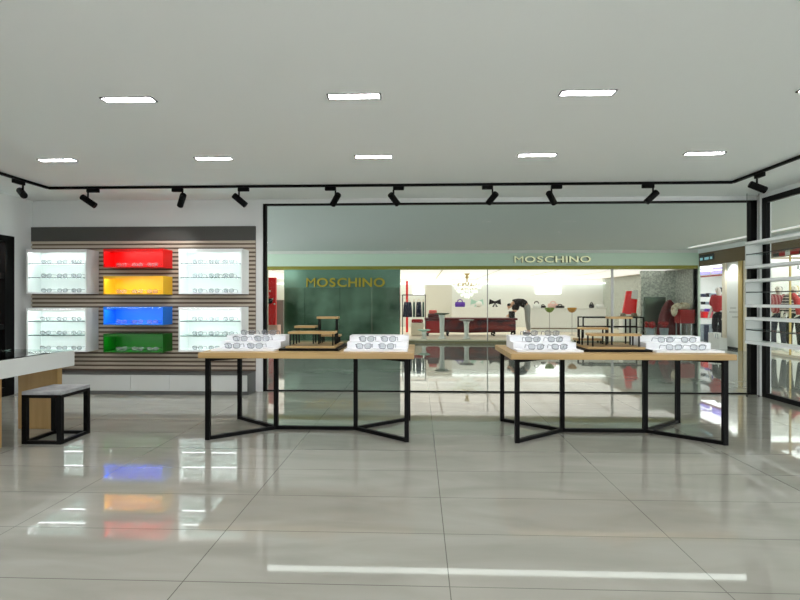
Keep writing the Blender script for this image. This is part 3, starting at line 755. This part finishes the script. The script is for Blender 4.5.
for zf, r in ((FZ+.0005, .36), (.5, .33), (.8, .28), (1.05, .2), (1.22, .12), (1.3, .05)):
    rings.append([(pk.x+r*(1+.12*math.sin(5*a))*math.cos(a), 16.2+r*.6*(1+.12*math.sin(5*a))*math.sin(a), zf) for a in [2*math.pi*j/40 for j in range(40)]])
MB().loft(rings).build('drape', 'burgundy', t, True)
for i, px in enumerate((650, 664)):
    c = at(px, 325, 15.6); r = 5*15.6/F
    t = thing('flower_pot', f'red flowers in a grey pot, {("left","right")[i]} of two at the window foot', 'flowers', (c.x, 15.6, FZ), 'red flowers in the window')
    MB().lathe([(.09, FZ+.0005), (.13, c.z-.1), (.12, c.z-.1)], c.x, 15.6, 18).build('pot', 'grey_box', t, True)
    q = MB(); rnd = random.Random(i+5)
    for j in range(14):
        q.ell((c.x+rnd.uniform(-r, r)*.8, 15.6+rnd.uniform(-.1, .1), c.z-.06+rnd.uniform(0, .14)), .05, .05, .04, 10, 6)
    q.build('blooms', 'dark_red', t, True)
# left bay: red banner and pale plinth
a, b = at(266.3, 325, 16.0), at(275.8, 277.5, 16.0)
t = thing('red_banner', 'tall red display figure panel at the far left of the neighbour window', 'display panel', ((a.x+b.x)/2, 16, FZ))
MB().box(a.x, b.x, 16, 16.12, a.z, b.z).build('panel', 'red_satin', t, bevel=.01)
MB().ell(at(270, 301, 15.99), .09, .03, .09, 14, 8).build('emblem', 'black_cloth', t, True)
q = MB()
for px, py in ((267.5, 296), (272.5, 299), (274.5, 304), (268, 305), (270, 291)): q.ell(at(px, py, 15.99), .028, .02, .028, 8, 6)
q.build('studs', 'mannequin_white', t, True)
MB().box(a.x-.05, b.x+.08, 15.9, 16.3, FZ+.0005, a.z-.0005).build('plinth', 'pink', t)
q = MB(); pbox(q, 276.5, 283.5, 300, 336, 16.6, .3); one('pale_cabinet', q, 'grey_cloth', 'grey pink cabinet beside the tall red panel', 'cabinet')

# chandelier
c = at(467, 290, 18); k = 18/F
t = thing('chandelier', 'crystal chandelier on a gold stem hanging in the neighbour store', 'chandelier', (c.x, 18, CZ))
q = MB(); q.cyl((c.x, 18, at(467, 285, 18).z), (c.x, 18, CZ-.001), .02); q.lathe([(.02, CZ-.2), (.07, CZ-.14), (.03, CZ-.09), (.12, CZ-.001)], c.x, 18, 16); q.build('stem', 'gold', t, True)
q = MB(); rnd = random.Random(4)
for tier, (py, R, n_) in enumerate(((284, 14.5, 34), (287.5, 12, 30), (291, 9, 24), (294.5, 5.5, 16), (297, 2, 6))):
    z = at(467, py, 18).z
    for j in range(n_):
        aa = 2*math.pi*j/n_+tier; rr = R*k*(.9+.2*rnd.random())
        q.ell((c.x+rr*math.cos(aa), 18+rr*math.sin(aa), z+rnd.uniform(-.04, .04)), .032, .032, .05, 8, 6)
o = q.build('crystals', 'crystal', t, True); o['kind'] = 'stuff'
for tier, (py, R) in enumerate(((284, 14), (289, 10))):
    z = at(467, py, 18).z
    MB().tube([(c.x+R*k*math.cos(a), 18+R*k*math.sin(a), z) for a in [2*math.pi*j/32 for j in range(32)]], .014, 8, True).build('ring', 'gold', t, True)
for j in range(8):
    aa = 2*math.pi*j/8; z = at(467, 284, 18).z
    MB().tube([(c.x, 18, z+.08), (c.x+6*k*math.cos(aa), 18+6*k*math.sin(aa), z-.06), (c.x+14*k*math.cos(aa), 18+14*k*math.sin(aa), z)], .012).build('arm', 'gold', t, True)

# ------------------------------------------------------------------ figures
def skin(pts, edges, root=0):
    me = bpy.data.meshes.new('skin'); keys = list(pts); idx = {k: i for i, k in enumerate(keys)}
    me.from_pydata([pts[k][0] for k in keys], [(idx[a], idx[b]) for a, b in edges], [])
    o = bpy.data.objects.new('skin', me); C.objects.link(o)
    m = o.modifiers.new('s', 'SKIN'); m.use_smooth_shade = True
    for k in keys:
        d = me.skin_vertices[0].data[idx[k]]; r = pts[k][1]; d.radius = (r, r) if not isinstance(r, tuple) else r
        d.use_root = idx[k] == root
    s = o.modifiers.new('u', 'SUBSURF'); s.levels = 1; s.render_levels = 1
    bpy.context.view_layer.update()
    res = bpy.data.meshes.new_from_object(o.evaluated_get(bpy.context.evaluated_depsgraph_get()))
    bpy.data.objects.remove(o)
    for p in res.polygons: p.use_smooth = True
    return res
def put(me, name, m, parent):
    me.name = name; me.materials.clear(); me.materials.append(M[m])
    o = bpy.data.objects.new(name, me); C.objects.link(o); o.parent = parent
    return o
def figure(t, J, mats, bald=False, long_hair=False):
    """J: joints in local coordinates; mats: body, top, trousers, hair, shoes"""
    V = {k: Vector(v) for k, v in J.items()}
    r = dict(pelvis=.115, spine=.1, chest=.115, neck=.05, jaw=.068, head=.088, crown=.055)
    P = {k: (V[k], r[k]) for k in r}
    E = [('pelvis','spine'),('spine','chest'),('chest','neck'),('neck','jaw'),('jaw','head'),('head','crown')]
    for s in 'LR':
        for k, rr in (('sh', .055), ('el', .04), ('wr', .027), ('palm', .03), ('hip', .085), ('kn', .055), ('an', .038), ('toe', .03)): P[k+s] = (V[k+s], rr)
        E += [('chest','sh'+s),('sh'+s,'el'+s),('el'+s,'wr'+s),('wr'+s,'palm'+s),('pelvis','hip'+s),('hip'+s,'kn'+s),('kn'+s,'an'+s),('an'+s,'toe'+s)]
        d = (V['palm'+s]-V['wr'+s]).normalized(); side = d.cross(Vector((1,0,0)) if abs(d.x) < .8 else Vector((0,1,0))).normalized()
        curl = d.cross(side)
        for f, (off, ln) in enumerate(((-.03, .07), (-.011, .085), (.009, .08), (.027, .062))):
            a = V['palm'+s]+side*off+d*.02; P[f'f{f}a{s}'] = (a+d*ln*.5, .0095); P[f'f{f}b{s}'] = (a+d*ln+curl*.015, .008)
            E += [('palm'+s, f'f{f}a{s}'), (f'f{f}a{s}', f'f{f}b{s}')]
        a = V['wr'+s]+d*.03-side*.035; P['th'+s] = (a+d*.03-side*.015, .01); E.append(('palm'+s, 'th'+s))
    body = put(skin(P, E), 'body', mats['body'], t)
    # nose, eyes
    fw = Vector(J.get('face', (0, -1, 0))).normalized(); hd = V['head']
    up = (V['crown']-V['jaw']).normalized()
    def sub(keys, edges, grow, name, m, extra=None):
        Q = {k: (P[k][0], P[k][1]+grow) for k in keys}
        if extra: Q.update(extra)
        put(skin(Q, edges), name, m, t)
    e2 = [('spine','chest')]; ks = ['spine','chest','pelvis']; e2.append(('pelvis','spine'))
    for s in 'LR': ks += ['sh'+s, 'el'+s]; e2 += [('chest','sh'+s), ('sh'+s,'el'+s)]
    if mats.get('sleeve'):
        for s in 'LR':
            P['cu'+s] = (V['el'+s].lerp(V['wr'+s], .85), .034); ks.append('cu'+s); e2.append(('el'+s, 'cu'+s))
    P['nk'] = (V['chest'].lerp(V['neck'], .55), .075); ks.append('nk'); e2.append(('chest', 'nk'))
    sub(['chest']+[k for k in ks if k != 'chest'], e2, .056, 'top', mats['top'])
    P['waist'] = (V['pelvis'].lerp(V['spine'], .45), .118)
    ks, e3 = ['pelvis', 'waist'], [('pelvis', 'waist')]
    for s in 'LR':
        P['cf'+s] = (V['kn'+s].lerp(V['an'+s], .9), .042)
        ks += ['hip'+s, 'kn'+s, 'cf'+s]; e3 += [('pelvis','hip'+s), ('hip'+s,'kn'+s), ('kn'+s,'cf'+s)]
    sub(ks, e3, .018, 'trousers', mats['trousers'])
    for s in 'LR':
        q = MB(); a, b = V['an'+s], V['toe'+s]; base = top_of(t).location
        q.ell(base+(a+b)/2+Vector((0, 0, -.025)), .05, .05+(b-a).length*.45, .042, 12, 8) if abs((b-a).x) < abs((b-a).y) else q.ell(base+(a+b)/2+Vector((0,0,-.025)), .05+(b-a).length*.45, .05, .042, 12, 8)
        q.build('shoe', mats['shoes'], t, True)
    base = top_of(t).location
    q = MB(); q.tube([base+hd+fw*.075+up*.015, base+hd+fw*.105-up*.02, base+hd+fw*.085-up*.028], [.01, .016, .012], 8); q.build('nose', mats['body'], t, True)
    sd = fw.cross(up).normalized(); q = MB()
    for sg in (-1, 1): q.ell(base+hd+fw*.083+sd*sg*.033+up*.015, .012, .012, .008, 8, 6)
    q.build('eyes', 'black_cloth', t, True)
    q = MB(); q.tube([base+hd+fw*.083+sd*.022-up*.055, base+hd+fw*.09-up*.057, base+hd+fw*.083-sd*.022-up*.055], .006, 6); q.build('mouth', 'coral', t, True)
    if not bald:
        Q = {'a': (V['crown']-fw*.01, .075), 'b': (hd-fw*.035+up*.01, .092), 'c': (V['jaw']-fw*.045-up*.01, .06)}
        E4 = [('a','b'),('b','c')]
        if long_hair: Q['d'] = (V['neck']-fw*.07-up*.08, .05); E4.append(('c','d'))
        put(skin(Q, E4), 'hair', mats['hair'], t)
def standing(turn=0, armbend=0, stride=.03):
    J = dict(pelvis=(0,0,.93), spine=(0,0,1.12), chest=(0,.01,1.32), neck=(0,.015,1.47), jaw=(0,-.01,1.53), head=(0,-.005,1.62), crown=(0,.01,1.70))
    for s, sg in (('L', -1), ('R', 1)):
        J['sh'+s] = (sg*.165, .01, 1.39); J['el'+s] = (sg*.225, .03, 1.12); J['wr'+s] = (sg*(.24-.06*armbend), -.06-.16*armbend, .9+.12*armbend); J['palm'+s] = (sg*(.235-.08*armbend), -.1-.2*armbend, .83+.14*armbend)
        J['hip'+s] = (sg*.085, 0, .9); J['kn'+s] = (sg*.1, -.02+sg*stride, .5); J['an'+s] = (sg*.105, .03+sg*stride, .08); J['toe'+s] = (sg*.12, -.11+sg*stride, .035)
    return J
def rotJ(J, a, sc=1):
    R = Matrix.Rotation(a, 3, 'Z')
    K = {k: tuple(R @ Vector(v)*sc) for k, v in J.items()}
    K['face'] = tuple(R @ Vector(J.get('face', (0, -1, 0))))
    return K
# person bending over the bench in the neighbour store
px_ = at(527, 306, 18.1)
t = thing('person', 'person in dark top and grey trousers bending over by the cash counter', 'person', (px_.x, 18.1, FZ+.0005))
J = dict(pelvis=(0,0,.95), spine=(-.16,0,1.17), chest=(-.38,0,1.16), neck=(-.52,0,1.07), jaw=(-.56,0,1.0), head=(-.63,0,.97), crown=(-.7,0,.98), face=(-.35, -.25, -1))
for s, sg in (('L', -1), ('R', 1)):
    J['sh'+s] = (-.38, sg*.165, 1.06); J['el'+s] = (-.42, sg*.2, .83); J['wr'+s] = (-.56, sg*.13, .7); J['palm'+s] = (-.62, sg*.12, .66)
    J['hip'+s] = (.02, sg*.09, .91); J['kn'+s] = (.02, sg*.1, .5); J['an'+s] = (.07, sg*.1, .08); J['toe'+s] = (-.08, sg*.12, .035)
figure(t, J, dict(body='skin_tone', top='black_cloth', trousers='grey_cloth', hair='black_cloth', shoes='black_cloth'))
q = MB(); a = at(515, 316, 16.9); q.box(at(510.5, 300, 17.0).x, at(519, 300, 17).x, 17.05, 17.3, at(515, 317.3, 17).z+.02, at(515, 310, 17).z) 
zt17 = at(426, 318, 17.0).z
b_ = MB(); b_.box(at(510.5, 300, 17.0).x, at(515.5, 300, 17).x, 17.1, 17.35, zt17+.001, zt17+.22); q.bm.free()
one('black_box', b_, 'black_cloth', 'black box on the right end of the tapestry bench', 'box', bevel=.01)

# ------------------------------------------------------------------ shops along the right of the mall
def fy_(px): return atx(px, 300, XF).y
rz0, rz1 = atx(698, 266.2, XF).z, atx(698, 253.8, XF).z
f2 = struct(MB().box(XF, XF+.25, 3, YS-.06, rz0, rz1).build('wall_side_shops', 'brown_fascia'))
MB().box(XF-.02, XF+.25, 3, YS-.06, rz1+.001, ZM-.001).build('ledge', 'mall_ceiling', f2)
struct(MB().box(XF+.3, XF+3.6, 3, 19.6, rz0+.05, rz0+.15).build('ceiling_side_shops', 'store_ceiling'))
struct(MB().box(XF+3.2, XF+3.3, 3, 19.5, 0, rz0+.05).build('wall_side_rear', 'store_white'))
struct(MB().box(XF+.051, XF+3.3, 19.5, 19.6, 0, rz0+.05).build('wall_side_end', 'store_white'))
struct(MB().box(XF+.26, XF+3.2, YS+.201, 19.5, -.05, 0).build('floor_sports_shop', 'mall_tile'))
struct(MB().box(XF+.26, XF+3.3, fy_(724)-.1, fy_(724), 0, rz0+.05).build('wall_side_divider', 'store_white'))
q = MB(); q.box(XF, XF+.25, fy_(725.2), fy_(722), .0005, rz0); struct(q.build('trim_3', 'cream'))
q = MB(); q.box(XF+.04, XF+.2, fy_(739), fy_(725.4), .06, rz0); o = struct(q.build('wall_white_panel', 'store_white'))
MB().box(XF+.03, XF+.2, fy_(739), fy_(725.4), .0005, .059).build('plinth', 'dark_sign', o)
q = MB(); q.box(XF-.03, XF+.25, fy_(743), fy_(739.2), .0005, rz0); struct(q.build('trim_4', 'gold'))
q = MB(); q.box(XF, XF+.25, fy_(752), fy_(743.2), .0005, rz0); struct(q.build('trim_5', 'cream'))
# faint wall lettering on the white panel: two thin grey lines of marks
q = MB(); rnd = random.Random(3)
for row, (py, pa, pb) in enumerate(((308, 729, 734), (312, 728, 736), (317, 731, 736))):
    p = pa
    while p < pb:
        z = atx(p, py, XF).z; q.box(XF+.034, XF+.0395, fy_(p+.7), fy_(p), z-.02, z+.02); p += 1.2
tag(q.build('wall_marks', 'faint_grey'), 'faint grey lines of lettering on the white panel by the gold column', 'lettering')
# dark sign on the fascia
a, b = atx(700, 262, XF), atx(714.5, 256, XF)
t = thing('fascia_sign', 'small dark sign with pale marks at the end of the brown fascia', 'sign', (XF, a.y, a.z))
MB().box(XF-.02, XF-.0005, b.y, a.y, at(700, 261.5, a.y).z, at(700, 255.5, a.y).z).build('board', 'dark_sign', t)
for p0_, p1_ in ((701, 703.5), (705.5, 709.5), (711, 713)):
    MB().box(XF-.03, XF-.0205, fy_(p1_), fy_(p0_), atx(705, 260, XF).z, atx(705, 257.5, XF).z).build('mark', 'teal_mark', t)
# sports shop contents (between the pale green store and the cream column)
XI = XF+.8
def side_box(q, p0, p1, y0, y1, X, d):
    a, b = atx(p0, y1, X), atx(p1, y0, X); ya, yb = a.y, b.y
    zc0, zc1 = max(a.z, .001), atx(p0, y0, X).z
    return q.box(X, X+d, yb, ya, zc0, zc1)
q = MB(); side_box(q, 697.5, 719, 265.5, 275, XF+2.9, .1)
for i, (a_, b_, y0, y1) in enumerate(((699, 709, 267.5, 270), (699, 708, 272, 275), (712, 721, 266, 270), (711.5, 721, 271, 274))):
    q2 = MB(); side_box(q2, a_, b_, y0, y1, XF+1.2, .06)
    one('purple_light_panel', q2, 'purple_light', f'{("upper left","lower left","upper right","lower right")[i]} purple lit panel high in the sports shop', 'light panel', 'purple lit panels')
q.bm.free()
q = MB(); side_box(q, 697.5, 721.5, 276.3, 277.6, XF+1.1, .06); one('red_rail', q, 'dark_red_wood', 'dark red rail below the purple lit panels', 'rail')
rnd = random.Random(12)
q = MB(); side_box(q, 697.5, 721.5, 318, 319, XF+1.15, .3)
one('shop_shelf', q, 'store_white', 'white shelf holding red clothes in the sports shop', 'shelf')
k = 0
for row, (y0, y1, n_) in enumerate(((293, 297, 4), (301, 304.5, 4), (308, 312, 4))):
    for i in range(n_):
        p = 699+i*5+rnd.uniform(0, 2); q = MB(); side_box(q, p, p+3, y0+rnd.uniform(0, 1), y1, XF+1.25, .12)
        one('wall_shoe', q, ('jeans', 'black_cloth', 'grey_box', 'purple')[(i+row) % 4], f'{("first","second","third","fourth")[i]} dark shoe in the {("top","middle","lowest")[row]} row of the sports shop wall', 'shoe', 'shoes on the sports shop wall', bevel=.02)
for i in range(5):
    p = 698.5+i*4.6; q = MB(); side_box(q, p, p+4.0, 311.5, 317.8, XF+1.2, .2)
    one('folded_shirt', q, ('red_cloth', 'red_satin', 'pink_cloth', 'red_cloth', 'store_white')[i], f'{ords[i]} folded shirt from the left on the white sports shop shelf', 'shirt', 'shirts on the sports shop shelf', bevel=.02)
for i in range(4):
    p = 699+i*5; q = MB(); side_box(q, p, p+4.4, 324+i % 2, 345, XF+1.1, .35)
    one('storage_box', q, ('grey_box', 'jeans', 'grey_box', 'black_cloth')[i], f'{ords[i]} grey blue carton from the left on the sports shop floor', 'box', 'cartons on the sports shop floor')
for p, lab in ((714.8, 'white paper carrier bag standing before the sports shop, left of two'), (720.5, 'white paper carrier bag standing before the sports shop, right of two')):
    c = atx(p, 345, XF-.25)
    t = thing('carrier_bag', lab, 'carrier bag', (c.x, c.y, 0), 'carrier bags')
    hh = .3 if p > 717 else .42
    MB().box(c.x-.1, c.x+.1, c.y-.13, c.y+.13, .0005, hh).build('bag', 'store_white', t)
    MB().tube([(c.x-.1, c.y-.06, hh-.02), (c.x-.1, c.y-.05, hh+.1), (c.x-.1, c.y+.05, hh+.1), (c.x-.1, c.y+.06, hh-.02)], .008).build('handle', 'grey_box', t, True)
c = atx(718.6, 335, XF+.42)
t = thing('mannequin', 'mannequin in red top and black trousers at the sports shop entrance', 'mannequin', (c.x, c.y, .0005))
figure(t, rotJ(standing(), -1.2, .98), dict(body='mannequin_white', top='red_cloth', trousers='black_cloth', hair='black_cloth', shoes='store_white'))
# fashion shop with mannequins seen through the right window
q = MB(); y0_, y1_ = fy_(830), fy_(773)
for i, (a_, b_) in enumerate(((753, 785), (786, 830))):
    struct(MB().box(XF+.1, XF+.112, fy_(b_), fy_(a_), .06, rz0).build(f'window_{i+9}', 'window_glass'))
q = MB(); q.box(XF+.085, XF+.125, fy_(785.6), fy_(785), .0565, rz0); struct(q.build('trim_6', 'gold'))
q = MB(); q.box(XF+.14, XF+3.2, 3, fy_(752), .0005, .055); struct(q.build('floor_side_shop', 'cream'))
for i, (p0_, p1_, m) in enumerate(((774, 780, 'dark_sign'), (780, 786, 'dark_red'), (786, 791, 'store_white'), (791, 800, 'dark_red'), (800, 812, 'dark_sign'))):
    a_ = atx(785, 252.2, XF+.05)
    q = MB(); q.box(XF-.02, XF-.001, fy_(p1_), fy_(p0_), rz0-.005, rz0+.1); one('fascia_tile', q, m, f'{ords[i]} panel from the left of the red white and dark band on the fashion shop', 'sign panel', 'band of coloured sign panels')
c = atx(798.5, 267.8, XF+.09)
t = thing('round_logo', 'round white shop logo with a letter A in the fashion shop window', 'logo', (c.x, c.y, c.z))
MB().cyl((XF+.085, c.y, c.z), (XF+.099, c.y, c.z), .085, n=28).build('disc', 'lit_white', t)
q = MB(); z_ = c.z
q.bar((XF+.082, c.y+.04, z_-.05), (XF+.082, c.y, z_+.055), .006, .018); q.bar((XF+.082, c.y-.04, z_-.05), (XF+.082, c.y, z_+.055), .006, .018); q.bar((XF+.082, c.y+.025, z_-.015), (XF+.082, c.y-.025, z_-.015), .006, .014)
q.build('letter', 'dark_green_tray', t)
for px, lab, mt, arm in ((778.5, 'mannequin in a pink striped top and dark trousers in the fashion shop', dict(body='mannequin_white', top='pink_stripes', trousers='jeans', hair='grey_cloth', shoes='store_white', sleeve=1), .4),
                         (794.5, 'blond mannequin in a black and white striped top at the right edge', dict(body='mannequin_white', top='striped_cloth', trousers='black_cloth', hair='blond', shoes='store_white', sleeve=1), .8)):
    c = atx(px, 352, XF+.75)
    t = thing('mannequin', lab, 'mannequin', (c.x, c.y, .0555))
    figure(t, rotJ(standing(0, arm), -1.0, .93), mt, long_hair=True)
c = atx(799, 296, XF+.62)
q = MB(); q.tube([(c.x-.08, c.y+.1, 1.42), (c.x-.05, c.y, 1.3), (c.x-.06, c.y-.06, 1.1), (c.x-.06, c.y-.08, .95)], [.06, .07, .06, .05], 12)
tag(q.build('scarf', 'red_cloth', None, True), 'red scarf hanging on the blond mannequin at the right edge', 'scarf')
for Y in (6, 7.9, 9.8, 11.7, 14.2, 16.1, 18.0):
    nm = 'fashion shop' if Y < 13 else 'sports shop'
    fill_panel(2.6, 1.8, (XF+1.75, Y, rz0+.05), f'added ceiling fill panel in the {nm} on the right', f'added fill panels of the {nm}', 'side_shop_fill_glow')  # glowing panels added to brighten the side shop interiors
ld = bpy.data.lights.new('wall_washer', 'SPOT'); ld.energy = 22; ld.spot_size = math.radians(95); ld.spot_blend = .6; ld.shadow_soft_size = .05
lo = bpy.data.objects.new('wall_washer', ld); C.objects.link(lo); pw = atx(732, 300, XF)
lo.location = (XF-.25, pw.y, rz0+.1); lo.rotation_euler = Vector((.28, 0, -1)).to_track_quat('-Z', 'Y').to_euler()

# beyond the left door: neighbouring wooden display
t = thing('wooden_display', 'dark red wooden display shelving seen through the left door', 'shelving', (XL-.9, 5.5, 0))
q = MB(); q.box(XL-1.0, XL-.95, 3, 7.6, .0005, 2.3)
q.build('back', 'dark_red_wood', t)
for z in (.45, .95, 1.45, 1.95): MB().box(XL-.949, XL-.6, 3, 7.6, z, z+.04).build('shelf', 'tan_wood', t)
for y in (3, 7.56): MB().box(XL-.949, XL-.6, y, y+.04, .0005, 2.3).build('side', 'tan_wood', t)

# ------------------------------------------------------------------ world, camera, view
w = bpy.data.worlds.new('World'); bpy.context.scene.world = w; w.use_nodes = True
bg = w.node_tree.nodes['Background']; bg.inputs[0].default_value = srgb(242, 242, 246); bg.inputs[1].default_value = 2.7
cd = bpy.data.cameras.new('Camera'); cam = bpy.data.objects.new('Camera', cd); C.objects.link(cam)
cam.location = (0, 0, H); cam.rotation_euler = (math.pi/2, 0, TH)
cd.sensor_width = 36; cd.lens = 36*F/800; cd.shift_y = 1/800; cd.clip_start = .05; cd.clip_end = 200
s = bpy.context.scene; s.camera = cam
s.view_settings.view_transform = 'Standard'; s.view_settings.look = 'None'; s.view_settings.exposure = .8; s.view_settings.gamma = 1
s.view_settings.use_curve_mapping = False
